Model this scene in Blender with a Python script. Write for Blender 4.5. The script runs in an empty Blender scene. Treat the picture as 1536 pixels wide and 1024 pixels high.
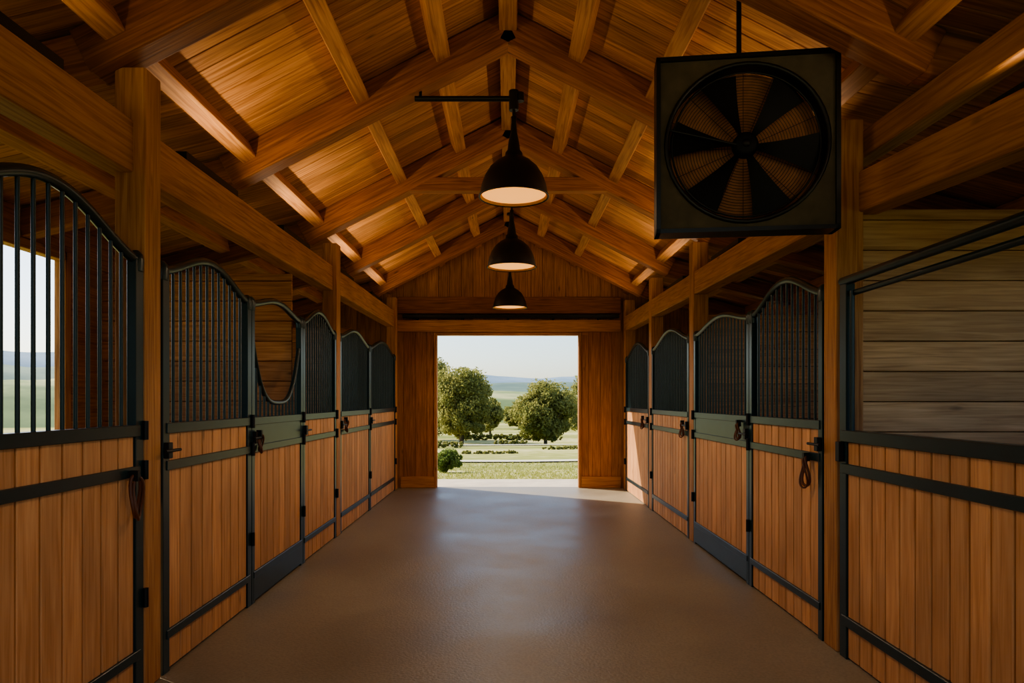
import bpy, math, random
from mathutils import Vector, Matrix, noise
random.seed(7)
sc = bpy.context.scene
try:
    sc.view_settings.view_transform = 'AgX'
    sc.view_settings.look = 'AgX - Medium High Contrast'
except Exception as e:
    print(e)

# ------------------------------------------------------------------ materials
def lin(r, g, b):
    def f(c):
        c /= 255.0
        return c/12.92 if c <= .04045 else ((c+.055)/1.055)**2.4
    return (f(r), f(g), f(b), 1)

def newmat(name):
    m = bpy.data.materials.new(name); m.use_nodes = True
    nt = m.node_tree
    return m, nt, nt.nodes, nt.links, nt.nodes['Principled BSDF']

def wood(name, dark, mid, light, rough=.6, gs=1.0, var=.35, knots=True):
    m, nt, N, L, P = newmat(name)
    uv = N.new('ShaderNodeUVMap'); uv.uv_map = 'UVMap'
    mp = N.new('ShaderNodeMapping'); mp.inputs['Scale'].default_value = (1.0*gs, 24*gs, 1)
    L.new(uv.outputs[0], mp.inputs[0])
    n1 = N.new('ShaderNodeTexNoise'); n1.inputs['Scale'].default_value = 2.2; n1.inputs['Detail'].default_value = 8
    n1.inputs['Distortion'].default_value = .7
    L.new(mp.outputs[0], n1.inputs['Vector'])
    rp = N.new('ShaderNodeValToRGB')
    e = rp.color_ramp.elements
    e[0].position = .3; e[0].color = dark; e[1].position = .72; e[1].color = light
    k = e.new(.5); k.color = mid
    L.new(n1.outputs[0], rp.inputs[0])
    at = N.new('ShaderNodeAttribute'); at.attribute_name = 'rnd'
    mr = N.new('ShaderNodeMapRange'); mr.inputs[3].default_value = 1-var*.6; mr.inputs[4].default_value = 1+var*.4
    L.new(at.outputs['Fac'], mr.inputs[0])
    mp2 = N.new('ShaderNodeMapping'); mp2.inputs['Scale'].default_value = (1.3, 3.2, 1)
    L.new(uv.outputs[0], mp2.inputs[0])
    n2 = N.new('ShaderNodeTexNoise'); n2.inputs['Scale'].default_value = 1.4; n2.inputs['Detail'].default_value = 2
    L.new(mp2.outputs[0], n2.inputs['Vector'])
    mr2 = N.new('ShaderNodeMapRange'); mr2.inputs[1].default_value = .3; mr2.inputs[2].default_value = .7
    mr2.inputs[3].default_value = .84; mr2.inputs[4].default_value = 1.1
    L.new(n2.outputs[0], mr2.inputs[0])
    mul = N.new('ShaderNodeMath'); mul.operation = 'MULTIPLY'
    L.new(mr.outputs[0], mul.inputs[0]); L.new(mr2.outputs[0], mul.inputs[1])
    hs = N.new('ShaderNodeHueSaturation')
    L.new(rp.outputs[0], hs.inputs['Color'])
    last = mul
    if knots:
        mp3 = N.new('ShaderNodeMapping'); mp3.inputs['Scale'].default_value = (1.4, 4.5, 1)
        L.new(uv.outputs[0], mp3.inputs[0])
        vo = N.new('ShaderNodeTexVoronoi'); vo.inputs['Scale'].default_value = 1.0
        L.new(mp3.outputs[0], vo.inputs['Vector'])
        mk = N.new('ShaderNodeMapRange'); mk.inputs[1].default_value = .02; mk.inputs[2].default_value = .09
        mk.inputs[3].default_value = .4; mk.inputs[4].default_value = 1
        L.new(vo.outputs['Distance'], mk.inputs[0])
        m3 = N.new('ShaderNodeMath'); m3.operation = 'MULTIPLY'
        L.new(mul.outputs[0], m3.inputs[0]); L.new(mk.outputs[0], m3.inputs[1]); last = m3
    L.new(last.outputs[0], hs.inputs['Value'])
    L.new(hs.outputs[0], P.inputs['Base Color'])
    P.inputs['Roughness'].default_value = rough
    P.inputs['Specular IOR Level'].default_value = .3
    bp = N.new('ShaderNodeBump'); bp.inputs['Strength'].default_value = .2; bp.inputs['Distance'].default_value = .01
    L.new(n1.outputs[0], bp.inputs['Height']); L.new(bp.outputs[0], P.inputs['Normal'])
    return m

M_BEAM = wood('timber_beam', lin(156,102,58), lin(188,132,80), lin(206,152,98))
M_RAFT = wood('timber_rafter', lin(118,70,34), lin(152,94,48), lin(176,116,64))
M_DECK = wood('roof_boards', lin(150,98,54), lin(192,134,80), lin(214,158,102), gs=.9, var=.5)
M_BOARD = wood('door_boards', lin(190,132,84), lin(208,152,102), lin(220,168,118), var=.25)
M_WALL = wood('wall_boards', lin(140,90,50), lin(174,118,70), lin(196,140,90), var=.35)
M_PALE = wood('pale_boards', lin(176,136,96), lin(200,160,116), lin(216,178,134), var=.25)
M_DKWOOD = wood('dark_wood', lin(20,12,6), lin(26,16,8), lin(34,20,10), var=.3)

def plain(name, col, rough=.5, metal=0, nscale=8, var=.2, spec=.5, bump=0):
    m, nt, N, L, P = newmat(name)
    tc = N.new('ShaderNodeTexCoord')
    n = N.new('ShaderNodeTexNoise'); n.inputs['Scale'].default_value = nscale; n.inputs['Detail'].default_value = 5
    L.new(tc.outputs['Object'], n.inputs['Vector'])
    mr = N.new('ShaderNodeMapRange'); mr.inputs[1].default_value = .3; mr.inputs[2].default_value = .7
    mr.inputs[3].default_value = 1-var; mr.inputs[4].default_value = 1+var
    L.new(n.outputs[0], mr.inputs[0])
    hs = N.new('ShaderNodeHueSaturation'); hs.inputs['Color'].default_value = col
    L.new(mr.outputs[0], hs.inputs['Value']); L.new(hs.outputs[0], P.inputs['Base Color'])
    P.inputs['Roughness'].default_value = rough; P.inputs['Metallic'].default_value = metal
    P.inputs['Specular IOR Level'].default_value = spec
    if bump:
        bp = N.new('ShaderNodeBump'); bp.inputs['Strength'].default_value = bump; bp.inputs['Distance'].default_value = .01
        L.new(n.outputs[0], bp.inputs['Height']); L.new(bp.outputs[0], P.inputs['Normal'])
    return m

M_GREEN = plain('painted_steel_green', lin(22,46,50), .34, 0, 5, .2)
M_BLACK = plain('painted_steel_black', lin(16,18,18), .4, 0, 6, .2)
M_SHADE = plain('lamp_enamel_black', lin(20,18,16), .45)
M_INNER = plain('lamp_inner_enamel', lin(200,160,110), .5)
M_FANPANEL = plain('fan_panel', lin(84,76,60), .7, 0, 10, .2, .25)
M_FANMESH = plain('fan_mesh', lin(160,112,76), .8, 0, 20, .15)
M_FANBLADE = plain('fan_blade', lin(10,11,13), .6, 0, 8, .2, .25)
M_LEATHER = plain('leather', lin(96,54,28), .5)
M_HINGE = plain('dark_iron', lin(22,20,20), .5, .3)
M_ROOF = plain('roofing', lin(70,70,70), .7)
M_BARK = plain('bark', lin(86,74,56), .9, 0, 3, .3)
M_PATH = plain('gravel', lin(206,200,176), .9, 0, 2, .1)

def emis(name, col, s):
    m, nt, N, L, P = newmat(name)
    P.inputs['Base Color'].default_value = col
    P.inputs['Emission Color'].default_value = col
    P.inputs['Emission Strength'].default_value = s
    return m
M_GLOW = emis('lamp_diffuser', lin(255,176,88), 1.3)

# concrete floor
M_FLOOR, nt, N, L, P = newmat('concrete_floor')
tc = N.new('ShaderNodeTexCoord')
a = N.new('ShaderNodeTexNoise'); a.inputs['Scale'].default_value = .7; a.inputs['Detail'].default_value = 8; a.inputs['Roughness'].default_value = .65
b = N.new('ShaderNodeTexNoise'); b.inputs['Scale'].default_value = 60; b.inputs['Detail'].default_value = 4
L.new(tc.outputs['Object'], a.inputs['Vector']); L.new(tc.outputs['Object'], b.inputs['Vector'])
rp = N.new('ShaderNodeValToRGB'); e = rp.color_ramp.elements
e[0].position = .3; e[0].color = lin(126,118,102); e[1].position = .7; e[1].color = lin(160,150,130)
L.new(a.outputs[0], rp.inputs[0])
mx = N.new('ShaderNodeMixRGB'); mx.blend_type = 'MULTIPLY'; mx.inputs[0].default_value = .3
rb_ = N.new('ShaderNodeValToRGB'); rb_.color_ramp.elements[0].position = .35; rb_.color_ramp.elements[0].color = (.45,.45,.45,1); rb_.color_ramp.elements[1].position = .6
L.new(b.outputs[0], rb_.inputs[0]); L.new(rp.outputs[0], mx.inputs[1]); L.new(rb_.outputs[0], mx.inputs[2])
L.new(mx.outputs[0], P.inputs['Base Color'])
mr = N.new('ShaderNodeMapRange'); mr.inputs[1].default_value=.3; mr.inputs[2].default_value=.7; mr.inputs[3].default_value = .34; mr.inputs[4].default_value = .56
L.new(a.outputs[0], mr.inputs[0]); L.new(mr.outputs[0], P.inputs['Roughness'])
P.inputs['Specular IOR Level'].default_value = .55
bp = N.new('ShaderNodeBump'); bp.inputs['Strength'].default_value = .4; bp.inputs['Distance'].default_value = .006
L.new(b.outputs[0], bp.inputs['Height']); L.new(bp.outputs[0], P.inputs['Normal'])

def groundmat(name, cols, s1, s2, stretch=(1,1,1)):
    m, nt, N, L, P = newmat(name)
    tc = N.new('ShaderNodeNewGeometry')
    mp = N.new('ShaderNodeMapping'); mp.inputs['Scale'].default_value = stretch
    L.new(tc.outputs['Position'], mp.inputs[0])
    a = N.new('ShaderNodeTexNoise'); a.inputs['Scale'].default_value = s1; a.inputs['Detail'].default_value = 4
    b = N.new('ShaderNodeTexNoise'); b.inputs['Scale'].default_value = s2; b.inputs['Detail'].default_value = 6
    L.new(mp.outputs[0], a.inputs['Vector']); L.new(tc.outputs['Position'], b.inputs['Vector'])
    ad = N.new('ShaderNodeMath'); ad.operation = 'MULTIPLY_ADD'; ad.inputs[1].default_value = .35
    L.new(b.outputs[0], ad.inputs[0]); L.new(a.outputs[0], ad.inputs[2])
    rp = N.new('ShaderNodeValToRGB'); e = rp.color_ramp.elements
    e[0].position = .5; e[0].color = cols[0]; e[1].position = .82; e[1].color = cols[2]
    k = e.new(.66); k.color = cols[1]
    L.new(ad.outputs[0], rp.inputs[0]); L.new(rp.outputs[0], P.inputs['Base Color'])
    P.inputs['Roughness'].default_value = .95; P.inputs['Specular IOR Level'].default_value = .1
    return m
M_GRASS = groundmat('grass_field', [lin(110,120,56), lin(154,154,86), lin(196,186,132)], .06, 1.5, (.35,1.6,1))
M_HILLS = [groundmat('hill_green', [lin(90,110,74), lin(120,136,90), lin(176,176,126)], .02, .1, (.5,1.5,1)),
           groundmat('hill_mid_hazed', [lin(84,106,100), lin(100,120,110), lin(128,144,124)], .012, .06, (.5,1.5,1)),
           groundmat('hill_blue_hazed', [lin(112,136,152), lin(120,142,158), lin(132,152,168)], .01, .05)]  # distance haze painted into the colours: farther ridges paler and bluer

def leafmat(name, c1, c2):
    m, nt, N, L, P = newmat(name)
    at = N.new('ShaderNodeAttribute'); at.attribute_name = 'rnd'
    rp = N.new('ShaderNodeValToRGB'); e = rp.color_ramp.elements
    e[0].color = c1; e[1].color = c2
    L.new(at.outputs['Fac'], rp.inputs[0]); L.new(rp.outputs[0], P.inputs['Base Color'])
    P.inputs['Roughness'].default_value = .8
    P.inputs['Specular IOR Level'].default_value = .15
    tr = N.new('ShaderNodeBsdfTranslucent'); L.new(rp.outputs[0], tr.inputs[0])
    mx = N.new('ShaderNodeMixShader'); mx.inputs[0].default_value = .5
    L.new(P.outputs[0], mx.inputs[1]); L.new(tr.outputs[0], mx.inputs[2])
    L.new(mx.outputs[0], N['Material Output'].inputs[0])
    return m
M_LEAF = leafmat('foliage', lin(118,124,68), lin(166,160,96))
M_LEAF2 = leafmat('foliage_dark', lin(90,114,56), lin(134,146,78))
M_BLADE = leafmat('grass_blades', lin(130,140,70), lin(184,180,108))

# ------------------------------------------------------------------ mesh builder
class MB:
    def __init__(s):
        s.v=[]; s.f=[]; s.m=[]; s.uv=[]; s.r=[]; s.sm=[]
    def add(s, verts, faces, mat, uvs=None, rnd=None, smooth=False):
        o = len(s.v); s.v += [tuple(v) for v in verts]
        r = random.random() if rnd is None else rnd
        for i, f in enumerate(faces):
            s.f.append([o+k for k in f]); s.m.append(mat)
            s.uv.append(uvs[i] if uvs else [(verts[k][0]+verts[k][1], verts[k][2]) for k in f])
            s.r.append(r); s.sm.append(smooth)
    def obox(s, c, ax, size, mat):
        c = Vector(c); L = max(range(3), key=lambda i: size[i])
        o = [i for i in range(3) if i != L]
        vs=[]; lc=[]
        for i in (-1,1):
            for j in (-1,1):
                for k in (-1,1):
                    q = (i*size[0]/2, j*size[1]/2, k*size[2]/2); lc.append(q)
                    vs.append(c + ax[0]*q[0] + ax[1]*q[1] + ax[2]*q[2])
        fs = [(0,1,3,2),(4,6,7,5),(0,4,5,1),(2,3,7,6),(0,2,6,4),(1,5,7,3)]
        ou, ov = random.random()*40, random.random()*40
        uvs=[]
        for fi, f in enumerate(fs):
            if fi//2 == L:
                uvs.append([(ou+lc[k][o[0]]*.3, ov+lc[k][o[1]]) for k in f])
            else:
                uvs.append([(ou+lc[k][L], ov+lc[k][o[0]]+lc[k][o[1]]) for k in f])
        s.add(vs, fs, mat, uvs)
    def box(s, x0,x1,y0,y1,z0,z1, mat):
        s.obox(((x0+x1)/2,(y0+y1)/2,(z0+z1)/2), (Vector((1,0,0)),Vector((0,1,0)),Vector((0,0,1))),
               (abs(x1-x0),abs(y1-y0),abs(z1-z0)), mat)
    def beam(s, p0, p1, w, h, mat, up=(0,0,1)):
        p0=Vector(p0); p1=Vector(p1); d=p1-p0; l=d.length; d.normalize()
        u=Vector(up); u=(u-d*u.dot(d)).normalized(); y=u.cross(d)
        s.obox((p0+p1)/2, (d,y,u), (l,w,h), mat)
    def tube(s, pts, r, mat, n=8, closed=False):
        pts=[Vector(p) for p in pts]; N=len(pts); vs=[]
        d0=(pts[1]-pts[0]).normalized()
        u=Vector((0,0,1)) if abs(d0.z)<.9 else Vector((1,0,0))
        for i,p in enumerate(pts):
            if closed: d=(pts[(i+1)%N]-pts[i-1]).normalized()
            else: d=(pts[min(i+1,N-1)]-pts[max(i-1,0)]).normalized()
            u=(u-d*u.dot(d)).normalized(); w=d.cross(u)
            rr = r[i] if isinstance(r,(list,tuple)) else r
            for k in range(n):
                t=2*math.pi*k/n; vs.append(p+(u*math.cos(t)+w*math.sin(t))*rr)
        fs=[]
        for i in range(N if closed else N-1):
            j=(i+1)%N
            for k in range(n):
                fs.append((i*n+k,i*n+(k+1)%n,j*n+(k+1)%n,j*n+k))
        if not closed:
            s.add(vs, fs, mat, smooth=True)
            s.add(vs[:n],[tuple(range(n))[::-1]],mat); s.add(vs[-n:],[tuple(range(n))],mat)
        else: s.add(vs, fs, mat, smooth=True)
    def lathe(s, prof, c, mat, n=40, ax=None):
        c=Vector(c); ax=ax or (Vector((1,0,0)),Vector((0,1,0)),Vector((0,0,1)))
        vs=[]
        for (r,z) in prof:
            for k in range(n):
                t=2*math.pi*k/n
                vs.append(c+ax[0]*(r*math.cos(t))+ax[1]*(r*math.sin(t))+ax[2]*z)
        fs=[(i*n+k,i*n+(k+1)%n,(i+1)*n+(k+1)%n,(i+1)*n+k) for i in range(len(prof)-1) for k in range(n)]
        s.add(vs,fs,mat,smooth=True)
    def obj(s, name, bevel=0, seg=1, origin=None, parent=None):
        if not s.v: return None
        if origin is None:
            xs=[v[0] for v in s.v]; ys=[v[1] for v in s.v]; zs=[v[2] for v in s.v]
            origin=((min(xs)+max(xs))/2,(min(ys)+max(ys))/2,min(zs))
        o=Vector(origin)
        me=bpy.data.meshes.new(name)
        me.from_pydata([tuple(Vector(v)-o) for v in s.v],[],s.f)
        mats=[]
        for m in s.m:
            if m not in mats: mats.append(m)
        for m in mats: me.materials.append(m)
        me.polygons.foreach_set('material_index',[mats.index(m) for m in s.m])
        me.polygons.foreach_set('use_smooth',s.sm)
        ul=me.uv_layers.new(name='UVMap')
        flat=[]
        for u in s.uv:
            for q in u: flat += [q[0],q[1]]
        ul.data.foreach_set('uv',flat)
        at=me.attributes.new('rnd','FLOAT','FACE'); at.data.foreach_set('value',s.r)
        me.update()
        ob=bpy.data.objects.new(name,me); sc.collection.objects.link(ob); ob.location=o
        if parent: 
            ob.parent=parent; ob.location = o-parent.location
        if bevel:
            b=ob.modifiers.new('bevel','BEVEL'); b.width=bevel; b.segments=seg; b.limit_method='ANGLE'; b.angle_limit=math.radians(50)
        return ob

XL, XR = -1.94, 2.02
YB = 12.1
OUT = 3.9
YF = -3.0
# ------------------------------------------------------------------ floor
b=MB(); b.box(-OUT-.1,OUT+.1,YF,YB+.12,-.12,0,M_FLOOR); b.obj('floor')
M_APRON = plain('apron_concrete', lin(196,186,166), .8, 0, 3, .12)
b=MB(); b.box(-5.2,5.2,YB+.12,13.5,-.14,-.01,M_APRON); b.obj('concrete_apron')

# ------------------------------------------------------------------ roof
RB, SL, XK, SL2 = 4.40, .52, 2.2, .25
def rb(x):
    x=abs(x)
    return RB-SL*x if x<=XK else RB-SL*XK-SL2*(x-XK)
b=MB(); y=YF
while y < 12.7:
    for s in (-1,1):
        o=.285
        b.beam((0,y+.08,RB+o),(s*XK,y+.08,rb(XK)+o),.154,.03,M_DECK)
        b.beam((s*(XK-.01),y+.08,rb(XK)+o),(s*4.3,y+.08,rb(4.3)+o),.154,.03,M_DECK)
    y+=.16
for s in (-1,1):
    o=.33
    b.beam((-s*.0,YF+.0+7.85,RB+o),(s*XK,YF+7.85,rb(XK)+o),15.8,.05,M_ROOF)
    b.beam((s*(XK-.02),YF+7.85,rb(XK)+o),(s*4.45,YF+7.85,rb(4.45)+o),15.8,.05,M_ROOF)
b.obj('ceiling', .004)

tf=bpy.data.objects.new('timber_frame',None); sc.collection.objects.link(tf)
FR=[-2.0,-.1,1.8,3.65,5.5,7.5,9.4,11.3]
for y in FR:
    b=MB()
    for s in (-1,1):
        o=.125
        b.beam((-s*.02,y,RB+o),(s*(XK+.04),y,rb(XK)+o-.01),.18,.25,M_RAFT)
        b.beam((s*XK,y,rb(XK)+o),(s*OUT,y,rb(OUT)+o),.14,.22,M_RAFT)
    if y==7.5: b.beam((-1.12,y-.02,3.9),(1.12,y-.02,3.9),.13,.15,M_RAFT)
    b.obj('rafter_pair',.012,2,parent=tf)
b=MB(); b.box(-.07,.07,YF,12.1,RB+.08,RB+.26,M_BEAM); b.obj('ridge_beam',.01,2,parent=tf)
for px in (-2.08,-1.18,-.54,.56,1.17,2.1,-3.1,3.1):
    b=MB(); z=rb(px)+.195
    sl = SL if abs(px)<XK else SL2
    sg = 1 if px>0 else -1
    up=Vector((sl*sg,0,1)).normalized()
    b.beam((px,YF,z),(px,12.1,z),.12,.14,M_BEAM,up=up); b.obj('purlin',.008,2,parent=tf)

# ------------------------------------------------------------------ posts and long beams
def post(x0,x1,y0,y1,top):
    b=MB(); b.box(x0,x1,y0,y1,0,top,M_BEAM); b.obj('post',.01,2,parent=tf)
for yy in (-.1,3.64,7.72,11.78):
    post(-2.10,-1.935,yy,yy+.17,rb(2.1)+.02)
for yy in (.9,4.2,7.45,9.62,11.76):
    post(2.02,2.19,yy,yy+.17,rb(2.19)+.02)
def tie(p0,p1,w_,h_):
    b=MB(); b.beam(p0,p1,w_,h_,M_BEAM); b.obj('tie_beam',.012,2,parent=tf)
tie((-2.1,YF,2.86),(-2.04,11.9,2.96),.15,.28)
tie((2.12,4.25,2.80),(2.09,11.9,2.87),.15,.25)
tie((2.2,YF,2.30),(2.24,4.3,2.84),.16,.25)
tie((2.24,YF,3.05),(2.30,4.5,3.17),.12,.17)

# ------------------------------------------------------------------ back wall
OX0,OX1,OZ=-1.26,1.25,2.70
b=MB(); x=-OUT
while x<OUT-.01:
    x1=min(x+.205,OUT); top=rb((x+x1)/2)+.315
    if x1>OX0+.0 and x<OX1:
        b.box(x+.002,x1-.002,YB,YB+.04,OZ,top,M_WALL)
        if x<OX0: b.box(x+.002,OX0,YB,YB+.04,0,OZ,M_WALL)
        if x1>OX1: b.box(OX1,x1-.002,YB,YB+.04,0,OZ,M_WALL)
    else:
        b.box(x+.002,x1-.002,YB,YB+.04,0,top,M_WALL)
    b.box(x,x1,YB+.05,YB+.1,max(2.9,OZ),top,M_WALL)
    x=x1
b.box(-OUT,OX0-.02,YB+.05,YB+.1,0,2.9,M_WALL); b.box(OX1+.02,OUT,YB+.05,YB+.1,0,2.9,M_WALL)
b.box(OX0-.02,OX1+.02,YB+.05,YB+.1,OZ+.02,2.9,M_WALL)
b.obj('wall_back',.004)
b=MB()
b.box(OX0-.05,OX0,YB-.03,YB+.14,0,OZ+.05,M_BEAM); b.box(OX1,OX1+.05,YB-.03,YB+.14,0,OZ+.05,M_BEAM)
b.box(OX0,OX1,YB-.03,YB+.14,OZ,OZ+.05,M_BEAM); b.obj('trim_1',.006)
b=MB(); b.box(-1.95,1.98,YB-.1,YB,2.76,2.96,M_BEAM); b.box(-1.95,1.98,YB-.14,YB,3.07,3.36,M_RAFT); b.obj('trim_2',.01,2)
b=MB(); b.box(-1.85,1.95,YB-.16,YB-.1,2.99,3.05,M_HINGE)
for x in (-1.6,-.8,0,.8,1.6): b.box(x-.02,x+.02,YB-.12,YB,2.97,3.07,M_HINGE)
b.obj('sliding_door_track',.004)
b=MB(); b.box(-1.9,OX0-.05,YB-.04,YB,0,.2,M_BEAM); b.obj('baseboard_back',.006)
b=MB(); b.box(OX1+.05,2.0,YB-.04,YB,0,.2,M_BEAM); b.obj('baseboard_back.001',.006)

# ------------------------------------------------------------------ side walls with window openings
def sidewall(name,x,wins,sg):
    b=MB(); z=0
    top=rb(OUT)+.26
    while z<top-.01:
        z1=min(z+.2,top)
        cuts=sorted([(a,c) for (a,c,z0,zt) in wins if z1>z0+.01 and z<zt-.01])
        cur=YF
        for (a,c) in cuts+[(YB,YB)]:
            if a-cur>.02: b.box(x,x+sg*.05,cur,a,z,z1,M_WALL)
            cur=c
        z=z1
    return b.obj(name,.003)
LW=[(-1.5,1.0,1.2,2.6),(3.2,6.0,1.2,2.8),(6.9,8.6,1.4,2.6),(9.6,11.2,1.4,2.6)]
RW=[(0.4,3.8,1.4,2.6),(5.0,7.0,1.4,2.6),(8.0,9.2,1.4,2.6),(10,11.4,1.4,2.6)]  # right openings are out of view, added to let in ambient light
sidewall('wall_left',-OUT,LW,-1); sidewall('wall_right',OUT,RW,1)
for i,(wx,ws,sg) in enumerate(((-OUT,LW,1),(OUT,RW,-1))):
    for j,(a,c,z0,z1) in enumerate(ws):
        b=MB()
        x0,x1=wx-.07*sg,wx+.03*sg
        b.box(x0,x1,a-.05,a+.03,z0-.05,z1+.05,M_BEAM); b.box(x0,x1,c-.03,c+.05,z0-.05,z1+.05,M_BEAM)
        b.box(x0,x1,a,c,z0-.05,z0+.03,M_BEAM); b.box(x0,x1,a,c,z1-.03,z1+.05,M_BEAM)
        b.obj('window_%d'%(i*4+j+1),.005)

# stall partitions (boards stacked horizontally)
def partition(x0,x1,y,top,mat):
    b=MB(); z=.02
    while z<top-.01:
        z1=min(z+.19,top)
        b.box(x0,x1,y,y+.03,z+.0025,z1-.0025,mat); z=z1
    b.box(x0+.01,x1-.01,y+.031,y+.05,.02,top-.01,M_DKWOOD)
    b.obj('stall_partition',.004)
partition(-3.85,-2.05,6.47,2.75,M_WALL)
partition(-3.85,-2.05,8.9,2.5,M_WALL)
partition(-3.85,-2.05,-.05,2.4,M_WALL)
partition(2.2,3.85,4.28,2.75,M_PALE)
partition(2.2,3.85,7.5,2.5,M_WALL)
partition(2.2,3.85,9.68,2.5,M_WALL)
partition(2.2,3.85,.95,2.4,M_WALL)

# ------------------------------------------------------------------ stall doors
def stall_door(xs,sg,y0,y1,peak=2.45,end=2.29,style='bars',fm=None,wide=.06):
    fm=fm or M_GREEN; b=MB()
    X0,X1=xs,xs+sg*.05
    def topz(t):
        t=min(max(t,0),1); k=(.5-.5*math.cos(2*math.pi*t))**.8
        return end+(peak-end)*k
    b.box(X0,X1,y0,y0+wide,.0,end+.0,fm); b.box(X0,X1,y1-wide,y1,.0,end+.0,fm)
    # boards
    n=max(3,round((y1-y0-2*wide)/.14)); w=(y1-y0-2*wide)/n
    for i in range(n):
        a=y0+wide+i*w
        b.box(xs+sg*.010,xs+sg*.034,a+.0065,a+w-.0065,.012,1.38,M_BOARD)
    b.box(xs+sg*.036,xs+sg*.042,y0+.02,y1-.02,.0,1.38,M_DKWOOD)
    def rail(z0,z1,e=.006): b.box(X0-sg*e,X1+sg*e,y0+wide*.5,y1-wide*.5,z0,z1,fm)
    rail(1.36,1.42); rail(1.15,1.205)
    if style in('kick','yoke','panel'): rail(.02,.19,.002)
    rail(.19,.24)
    if style in('yoke','panel'): b.box(xs+sg*.004,xs+sg*.046,y0+wide,y1-wide,1.2,1.37,fm)
    # top arch
    P=[(xs+sg*.025,y0+.02+(y1-y0-.04)*i/28,topz(i/28)) for i in range(29)]
    b.tube(P,.027,fm,8)
    for yy in (y0+.03,y1-.03):
        b.tube([(xs+sg*.025,yy,end-.06),(xs+sg*.025,yy,end+.0),(xs+sg*.025,yy,end+.03),(xs+sg*.025,yy,end+.05)],[.036,.04,.034,.015],fm,10)
    # bars
    def uz(y):
        t=(y-y0-wide)/(y1-y0-2*wide); return 1.53+.5*abs(2*t-1)**3.2
    nb=round((y1-y0-2*wide)/(.092 if y0<6.4 else .08))
    for i in range(1,nb):
        y=y0+wide+(y1-y0-2*wide)*i/nb
        zt = topz((y-y0)/(y1-y0)) if style!='yoke' else uz(y)
        b.tube([(xs+sg*.025,y,1.40),(xs+sg*.025,y,zt)],.0105,fm,6)
    if style=='yoke':
        pts=[(xs+sg*.025,y0+wide+(y1-y0-2*wide)*i/30,uz(y0+wide+(y1-y0-2*wide)*i/30)) for i in range(31)]
        b.tube(pts,.02,fm,8)
    # strap hinges + latch
    for z in (.5,1.18,1.39):
        b.tube([(xs-sg*.012,y1-.0,z-.05),(xs-sg*.012,y1-.0,z+.05)],.014,M_HINGE,8)
    b.box(xs-sg*.03,xs,y0+.005,y0+.055,1.22,1.31,M_HINGE)
    b.tube([(xs-sg*.04,y0-.05,1.265),(xs-sg*.04,y0+.12,1.265)],.009,M_HINGE,8)
    b.obj('stall_door',.004)

L=[(.12,1.42,2.45,'bars',None),(2.2,3.635,2.50,'bars',None),
   (3.84,5.165,2.45,'bars',None),(5.175,6.46,2.38,'yoke',None),(6.47,7.715,2.46,'bars',None),
   (7.90,9.6,2.43,'bars',None),(9.62,11.76,2.45,'bars',None)]
for (a,c,pk,st,fm) in L: stall_door(XL,-1,a,c,pk,2.29,st,fm,.075 if a<4 else .06)
R=[(4.39,5.72,2.43,'bars'),(5.73,7.43,2.36,'panel'),(7.64,9.6,2.43,'bars'),(9.81,11.74,2.44,'bars')]
for (a,c,pk,st) in R: stall_door(XR,1,a,c,pk,2.25,st)

# near right half-wall panels with open window frames
def stall_window_front(y0,y1):
    b=MB(); X0,X1=XR,XR+.055
    n=round((y1-y0-.16)/.135); w=(y1-y0-.16)/n
    for i in range(n):
        a=y0+.08+i*w; b.box(XR+.010,XR+.036,a+.0065,a+w-.0065,.012,1.31,M_BOARD)
    b.box(XR+.038,XR+.045,y0+.02,y1-.02,.0,1.31,M_DKWOOD)
    b.box(X0,X1,y0,y0+.08,.0,2.25,M_GREEN); b.box(X0,X1,y1-.08,y1,.0,2.25,M_GREEN)
    for z0,z1 in ((.2,.26),(1.11,1.17),(1.30,1.37)): b.box(X0-.008,X1+.008,y0+.03,y1-.03,z0,z1,M_GREEN)
    b.tube([(XR+.02,y0,2.27),(XR+.02,y1,2.27)],.028,M_GREEN,10)
    b.tube([(XR+.04,y0+.05,2.19),(XR+.04,y1-.05,2.19)],.018,M_GREEN,10)
    b.tube([(XR+.02,y1-.11,1.36),(XR+.02,y1-.11,2.2)],.012,M_GREEN,8)
    b.box(XR-.03,XR,y1-.055,y1-.005,1.18,1.3,M_HINGE)
    b.obj('stall_window_panel',.005)
stall_window_front(1.45,4.16); stall_window_front(-.9,.86)

# rope loops / lead hooks
def loop(x,y,z,h=.2,w=.05,sg=1):
    b=MB(); pts=[]
    for i in range(24):
        t=2*math.pi*i/24
        pts.append((x+.012*math.sin(2*t),y+w*.5*math.sin(t)*(1-.35*math.cos(t)),z-h/2+h/2*math.cos(t)))
    b.tube(pts,.009,M_LEATHER,8,True)
    pts=[(p[0]-sg*.012,p[1]*1.0+.008,p[2]-.015) for p in pts]
    b.tube(pts,.007,M_LEATHER,8,True)
    b.box(x-.02,x+.02,y-.014,y+.014,z-.035,z+.02,M_HINGE)
    b.obj('lead_strap')
loop(XL+.03,3.5,1.17,.22,.08,-1); loop(XR-.03,4.56,1.18,.2,.07); loop(XR-.03,5.9,1.36,.14,.05)
loop(XR-.03,7.8,1.3,.16,.07); loop(XR-.03,10.1,1.3,.16,.06); loop(XL+.03,8.05,1.33,.14,.05,-1); loop(XL+.03,5.25,1.3,.14,.05,-1)

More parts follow.
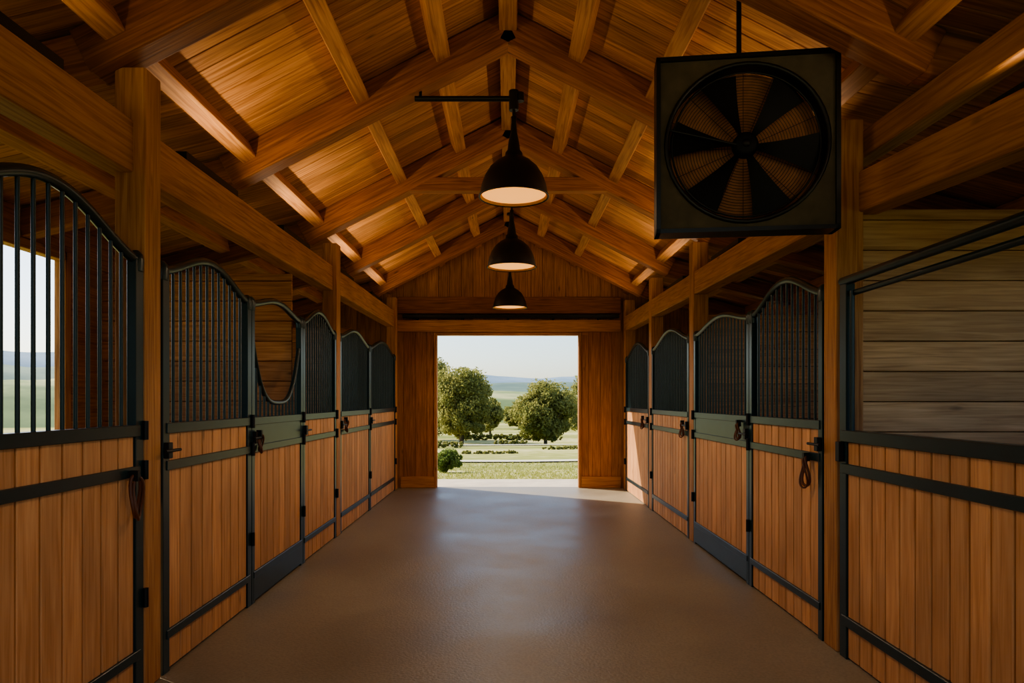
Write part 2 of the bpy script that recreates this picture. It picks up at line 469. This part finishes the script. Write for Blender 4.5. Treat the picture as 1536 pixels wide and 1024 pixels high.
# ------------------------------------------------------------------ pendants
def pendant(x,y,z,topz,arm=None,power=55):
    e=bpy.data.objects.new('pendant_lamp',None); sc.collection.objects.link(e); e.location=(x,y,z)
    b=MB()
    b.lathe([(.265,0),(.262,.03),(.25,.09),(.225,.16),(.185,.225),(.13,.275),(.085,.30),(.07,.31),(.066,.34),(.05,.36),(.042,.42),(.026,.5),(.02,.58),(.022,.62),(0.001,.63)],(x,y,z),M_SHADE)
    b.lathe([(.265,0),(.257,.002),(.254,.03),(.242,.09),(.217,.155),(.178,.215),(.1,.27),(.001,.28)],(x,y,z),M_INNER)
    b.tube([(x+.268*math.cos(t*.2618),y+.268*math.sin(t*.2618),z+.002) for t in range(24)],.008,M_SHADE,6,True)
    b.obj('shade',parent=e)
    b=MB(); b.lathe([(.248,.02),(.2,.014),(.1,.01),(.001,.008)],(x,y,z),M_GLOW); b.obj('diffuser',parent=e)
    b=MB()
    b.tube([(x,y,z+.6),(x,y,topz)],.012,M_SHADE,8)
    if arm:
        b.tube([(x+.06,y,topz),(x-.1,y,topz),(arm,y,topz)],.022,M_SHADE,8)
        b.tube([(x,y,topz+.06),(x,y,topz-.09)],.038,M_SHADE,12)
        b.tube([(x+.05,y,topz-.02),(x+.05,y,topz+.045)],.03,M_SHADE,10)
        b.tube([(arm+.02,y,topz),(arm+.02,y+.18,topz+.1),(arm+.02,y+.2,topz+.22)],.012,M_SHADE,8)
    else:
        b.tube([(x,y,topz-.03),(x,y,topz+.0)],.05,M_SHADE,12)
    b.obj('stem',parent=e)
    l=bpy.data.lights.new('bulb','SPOT'); l.energy=power; l.color=(1,.74,.46); l.shadow_soft_size=0.0
    l.spot_size=math.radians(165); l.spot_blend=.6
    lo=bpy.data.objects.new('bulb',l); sc.collection.objects.link(lo); lo.parent=e; lo.location=(0,0,-.005)
pendant(.045,5.28,3.12,3.88,-.72)
pendant(.04,7.45,3.0,3.84)
pendant(.03,10.7,3.0,4.48)
pendant(0,.2,3.1,4.48,power=62)  # extra pendant above the camera, added as warm interior fill
pendant(0,-2.4,3.1,4.48)  # extra pendant behind the camera, added as warm interior fill

# added fill lights on the tie beams, brightening the dark ceiling
def fill_uplight(x,y,z,sg,power=26):
    e=bpy.data.objects.new('added_fill_uplight',None); sc.collection.objects.link(e); e.location=(x,y,z)
    b=MB(); b.box(x-.035,x-.027,y-.4,y+.4,z,z+.06,M_SHADE); b.box(x+.027,x+.035,y-.4,y+.4,z,z+.06,M_SHADE)
    b.box(x-.035,x+.035,y-.4,y+.4,z,z+.02,M_SHADE); b.box(x-.035,x+.035,y-.41,y-.4,z,z+.06,M_SHADE); b.box(x-.035,x+.035,y+.4,y+.41,z,z+.06,M_SHADE)
    b.obj('housing',parent=e)
    l=bpy.data.lights.new('tube','AREA'); l.shape='RECTANGLE'; l.size=.05; l.size_y=.76; l.energy=power; l.color=(1,.78,.52)  # area source of the added fill, not a real tube
    lo=bpy.data.objects.new('tube',l); sc.collection.objects.link(lo); lo.parent=e; lo.location=(0,0,.07)
    lo.rotation_euler=(0,math.radians(180+sg*66),0)
for yy,pw in ((-1.1,4),(.9,4),(2.7,5),(4.7,9.5),(6.55,10),(8.5,10),(10.5,7)):
    t=(yy+3)/14.9
    fill_uplight(-2.07+.03*t,yy,2.86+.1*t+.142,1,pw)
    if yy>4.5:
        y2=yy+.2 if yy<5 else yy
        fill_uplight(2.105,y2,2.80+.07*(y2-4.25)/7.65+.127,-1,pw)
    else:
        fill_uplight(2.22+.03*t,yy,2.30+.54*(yy+3)/7.3+.127,-1,pw)

# ------------------------------------------------------------------ fan
C=Vector((1.363,3.9,3.02)); H=.507
yaw=Matrix.Rotation(math.radians(-7),3,'Z')
b=MB()
def T(x,y,z): 
    return C+yaw@Vector((x,y,z))
ax=(yaw@Vector((1,0,0)),yaw@Vector((0,1,0)),Vector((0,0,1)))
for (cx,cz,sx,sz) in ((-H+.012,0,.024,2*H),(H-.012,0,.024,2*H),(0,H-.012,2*H,.024),(0,-H+.012,2*H,.024)):
    b.obox(T(cx,.055,cz),ax,(sx,.15,sz),M_BLACK)
n=72; R0=.445; vs=[]; 
for k in range(n):
    t=2*math.pi*k/n; c,s_=math.cos(t),math.sin(t); q=(H-.02)/max(abs(c),abs(s_))
    vs.append(T(c*q,.0,s_*q)); 
for k in range(n):
    t=2*math.pi*k/n; vs.append(T(R0*math.cos(t),0,R0*math.sin(t)))
for k in range(n):
    t=2*math.pi*k/n; vs.append(T(R0*math.cos(t),.11,R0*math.sin(t)))
b.add(vs,[(k,(k+1)%n,n+(k+1)%n,n+k) for k in range(n)],M_FANPANEL)
b.add(vs,[(n+k,n+(k+1)%n,2*n+(k+1)%n,2*n+k) for k in range(n)],M_BLACK,smooth=True)
def circ(r,y): return [T(r*math.cos(2*math.pi*k/48),y,r*math.sin(2*math.pi*k/48)) for k in range(48)]
b.tube(circ(R0+.005,-.004),.013,M_BLACK,8,True)
b.tube(circ(R0-.03,.03),.006,M_BLACK,6,True)
fan=bpy.data.objects.new('ventilation_fan',None); sc.collection.objects.link(fan); fan.location=C
b.obj('housing',parent=fan)
b=MB()
r=.09
while r<.44:
    b.tube(circ(r,.085),.0016,M_HINGE,4,True); r+=.0165
for k in range(16):
    t=math.pi*2*k/16; b.tube([T(.07*math.cos(t),.088,.07*math.sin(t)),T(R0*math.cos(t),.088,R0*math.sin(t))],.0016,M_HINGE,4)
b.add([T(R0*math.cos(2*math.pi*k/48),.112,R0*math.sin(2*math.pi*k/48)) for k in range(48)],[tuple(range(48))],M_FANMESH)
b.obj('guard',parent=fan)
b=MB()
for a0 in (52,-8,-68,-128,172,112):
    vs=[];m_=10;hw0=math.radians(11);hw1=math.radians(15.5)
    for i in range(m_+1):
        f=i/m_; rr=.06+.355*f; hw=hw0+(hw1-hw0)*f
        for j in range(5):
            g=j/4*2-1; t=math.radians(a0)+hw*g
            vs.append(T(rr*math.cos(t),.045-.016*g,rr*math.sin(t)))
    fs=[(i*5+j,i*5+j+1,(i+1)*5+j+1,(i+1)*5+j) for i in range(m_) for j in range(4)]
    b.add(vs,fs,M_FANBLADE,smooth=True)
axf=(ax[0],Vector((0,0,1)),-ax[1])
b.lathe([(.001,.0),(.05,.0),(.068,-.012),(.072,-.06),(.001,-.06)],T(0,.0,0),M_FANBLADE,28,axf)
b.lathe([(.001,.012),(.02,.01),(.024,.0)],T(0,.0,0),M_HINGE,20,axf)
b.tube([T(-.44,.015,.1),T(-.03,.01,-.01)],.007,M_BLACK,6)
b.obj('blades',parent=fan)
b=MB(); b.tube([T(-.03,.06,H-.01),T(-.03,.06,H+.45)],.015,M_BLACK,8); b.obox(T(-.03,.06,H+.01),ax,(.1,.06,.02),M_BLACK); 
b.tube([T(-.03,.06,H+.43),T(-.03,.06,H+.47)],.04,M_BLACK,10)
b.obj('hanger_rod',parent=fan)

# ------------------------------------------------------------------ landscape
def gh(x,y):
    d=math.hypot(max(abs(x)-4,0),max(abs(y-5.2)-8.4,0))
    t=min(d/56,1); h=-.16-2.9*t
    h+= .5*noise.noise(Vector((x*.03,y*.03,0)))*min(d/20,1)
    h-= max(0,min((d-60)/240,1))*2.5
    return h
b=MB(); rs=[0]+[3*1.075**i for i in range(72)]; na=180; vs=[];
for r in rs:
    for k in range(na):
        t=2*math.pi*k/na; x=r*math.cos(t); y=5+r*math.sin(t); vs.append((x,y,gh(x,y)))
b.add(vs,[(i*na+k,i*na+(k+1)%na,(i+1)*na+(k+1)%na,(i+1)*na+k) for i in range(len(rs)-1) for k in range(na)],M_GRASS,smooth=True)
b.obj('ground',origin=(0,5,0))
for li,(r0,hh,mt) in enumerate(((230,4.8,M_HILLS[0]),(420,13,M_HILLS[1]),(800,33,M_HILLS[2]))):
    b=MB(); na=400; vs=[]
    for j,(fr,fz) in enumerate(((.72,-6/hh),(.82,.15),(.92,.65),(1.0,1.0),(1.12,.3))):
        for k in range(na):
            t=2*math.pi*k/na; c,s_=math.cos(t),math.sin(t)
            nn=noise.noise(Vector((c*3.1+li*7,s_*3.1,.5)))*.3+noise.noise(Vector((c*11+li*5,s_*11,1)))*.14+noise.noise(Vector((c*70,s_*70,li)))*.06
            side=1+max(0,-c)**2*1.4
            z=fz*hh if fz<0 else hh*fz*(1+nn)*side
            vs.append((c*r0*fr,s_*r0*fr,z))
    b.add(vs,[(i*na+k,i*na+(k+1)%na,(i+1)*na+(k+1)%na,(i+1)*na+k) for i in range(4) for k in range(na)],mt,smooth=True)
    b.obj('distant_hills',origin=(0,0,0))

def foliage(b,cx,cy,cz,rx,ry,rz,nclump,nleaf,ls,mat):
    for _ in range(nclump):
        while True:
            p=Vector((random.uniform(-1,1),random.uniform(-1,1),random.uniform(-1,1)))
            if .25<p.length<1: break
        cl=Vector((cx+p.x*rx*.78,cy+p.y*ry*.78,cz+p.z*rz*.78)); cr=random.uniform(.22,.36)*min(rx,rz)
        sh=random.random()*.5
        for _ in range(nleaf):
            d=Vector((random.gauss(0,1),random.gauss(0,1),random.gauss(0,1))).normalized()*cr*random.uniform(.55,1.1)
            d.z*=.8
            q=cl+d; u=Vector((random.gauss(0,1),random.gauss(0,1),random.gauss(0,1))).normalized(); w=u.orthogonal().normalized()
            s=ls*random.uniform(.6,1.3)
            b.add([q-u*s,q-w*s*.5,q+u*s,q+w*s*.5],[(0,1,2,3)],mat,rnd=min(1,sh+random.random()*.5))
def tree(x,y,h,w,name='tree',cl=46,nl=150,ls=.17,mat=None):
    b=MB(); g=gh(x,y)
    b.tube([(x,y,g-.2),(x+.05,y,g+h*.2),(x-.05,y,g+h*.45),(x,y,g+h*.75)],[.03*h,.024*h,.018*h,.006*h],M_BARK,8)
    for k in range(7):
        t=k*.9; b.tube([(x,y,g+h*.15+k*.03*h),(x+math.cos(t)*w*.2,y+math.sin(t)*w*.2,g+h*.36),(x+math.cos(t)*w*.34,y+math.sin(t)*w*.34,g+h*.55)],[.014*h,.01*h,.003*h],M_BARK,6)
    foliage(b,x,y,g+h*.55,w/2,w/2,h*.48,cl,nl,ls,mat or M_LEAF)
    foliage(b,x,y,g+h*.28,w*.46,w*.46,h*.24,cl//3,nl,ls,mat or M_LEAF)
    b.obj(name,origin=(x,y,g))
def PX(px,z): return (px-762)*z/1024
tree(PX(692,72),72,8.6,7.0,cl=100,nl=190)
tree(PX(650,80),80,9.8,7,cl=60)
tree(PX(818,62),62,6.0,6.6,cl=90,nl=190,ls=.15)
tree(PX(735,90),90,5.2,4.4,cl=40,nl=140)
tree(PX(778,120),120,5.0,7,cl=40,nl=110,ls=.22)
tree(PX(885,75),75,8,6,cl=40)
tree(PX(855,130),130,6.5,9,cl=40,nl=110,ls=.25)
tree(-58,60,6,8); tree(-40,85,7,9)
# bush near the doorway and hedges
def bush(x,y,w,h,name='bush',cl=16,nl=110,ls=.05,mat=None,ry=None):
    b=MB(); g=gh(x,y)
    for k in range(5):
        t=k*1.25; b.tube([(x,y,g-.05),(x+math.cos(t)*w*.25,y+math.sin(t)*w*.1,g+h*.6)],[.02,.006],M_BARK,5)
    foliage(b,x,y,g+h*.45,w/2,(ry or w/2),h*.5,cl,nl,ls,mat or M_LEAF2); b.obj(name,origin=(x,y,g))
bush(PX(668,19),19,1.15,.75,cl=48,ls=.035)
for (p0,p1,z,h) in ((690,775,36,.16),(820,872,40,.2),(650,690,44,.5),(745,790,58,.5),(690,840,80,.8)):
    b=MB(); x0,x1=PX(p0,z),PX(p1,z); n=int((x1-x0)/.25)+1
    for i in range(n):
        x=x0+(x1-x0)*(i+.5)/n
        foliage(b,x,z,gh(x,z)+h*.42,.42,.5,h*.58,6,40,.05+.0006*z,M_LEAF)
    b.obj('hedge')
# gravel paths draped over the lawn
def path(pts,w):
    b=MB(); vs=[]
    P=[]
    for i in range(len(pts)-1):
        for k in range(12):
            f=k/12; P.append((pts[i][0]*(1-f)+pts[i+1][0]*f, pts[i][1]*(1-f)+pts[i+1][1]*f))
    P.append(pts[-1])
    for (x,y) in P:
        vs.append((x,y-w/2,gh(x,y-w/2)+.05)); vs.append((x,y+w/2,gh(x,y+w/2)+.05))
    b.add(vs,[(2*i,2*i+1,2*i+3,2*i+2) for i in range(len(P)-1)],M_PATH); b.obj('gravel_path')
path([(-14,30),(-2,27.5),(1,27),(8,28),(20,30)],1.8)
path([(-20,52),(-3,49),(6,50),(22,54)],3.5)
# tree line masses further away
for (z,p0,p1,hh) in ((150,620,920,3),(200,600,940,4),(120,690,740,3)):
    b=MB(); x0,x1=PX(p0,z),PX(p1,z); n=int((x1-x0)/3)+1
    for i in range(n):
        if random.random()<.35: continue
        x=x0+(x1-x0)*(i+.5)/n; y=z+random.uniform(-8,8); h=hh*random.uniform(.5,1.2)
        foliage(b,x,y,gh(x,y)+h*.45,h*.8,h*.6,h*.55,8,45,.3,M_LEAF)
    b.obj('tree_line')
# grass tufts near the barn
b=MB()
def tuft(x,y,s):
    g=gh(x,y)
    for _ in range(3):
        a=random.uniform(0,6.28); q=Vector((x+random.uniform(-.04,.04),y+random.uniform(-.04,.04),g-.01)); w=Vector((math.cos(a),math.sin(a),0))*.012
        tip=q+Vector((random.uniform(-.05,.05),random.uniform(-.05,.05),s))
        b.add([q-w,q+w,tip],[(0,1,2)],M_BLADE)
for _ in range(6500):
    y=13.62+random.random()**1.5*12; x=random.uniform(-.19,.17)*y*1.0
    if math.hypot(x+1.74,y-19)<.6: continue
    tuft(x,y,random.uniform(.03,.09))
b.obj('grass_tufts')

# ------------------------------------------------------------------ light
w=bpy.data.worlds.new('World'); sc.world=w; w.use_nodes=True
N=w.node_tree.nodes; Lk=w.node_tree.links
sk=N.new('ShaderNodeTexSky'); sk.sky_type='NISHITA'; sk.sun_disc=False; sk.sun_elevation=math.radians(38); sk.sun_rotation=math.radians(-61)
sk.air_density=1.0; sk.dust_density=1.5; sk.ozone_density=2.5
bg=N['Background']; bg.inputs[1].default_value=.32
Lk.new(sk.outputs[0],bg.inputs[0])
s=bpy.data.lights.new('sun','SUN'); s.energy=9; s.angle=math.radians(.6); s.color=(1,.88,.7)
so=bpy.data.objects.new('sun',s); sc.collection.objects.link(so); so.location=(-20,30,30)
el=math.radians(35); d=Vector((.85*math.cos(el),-.527*math.cos(el),-math.sin(el)))
so.rotation_euler=d.to_track_quat('-Z','Y').to_euler()

# ------------------------------------------------------------------ camera
cam=bpy.data.cameras.new('camera'); co=bpy.data.objects.new('camera',cam); sc.collection.objects.link(co)
cam.sensor_width=36; cam.lens=24; cam.shift_x=(768-762)/1536; cam.shift_y=(600-512)/1536
co.location=(0,0,1.55); co.rotation_euler=(math.radians(90),0,0); cam.clip_end=3000
sc.camera=co
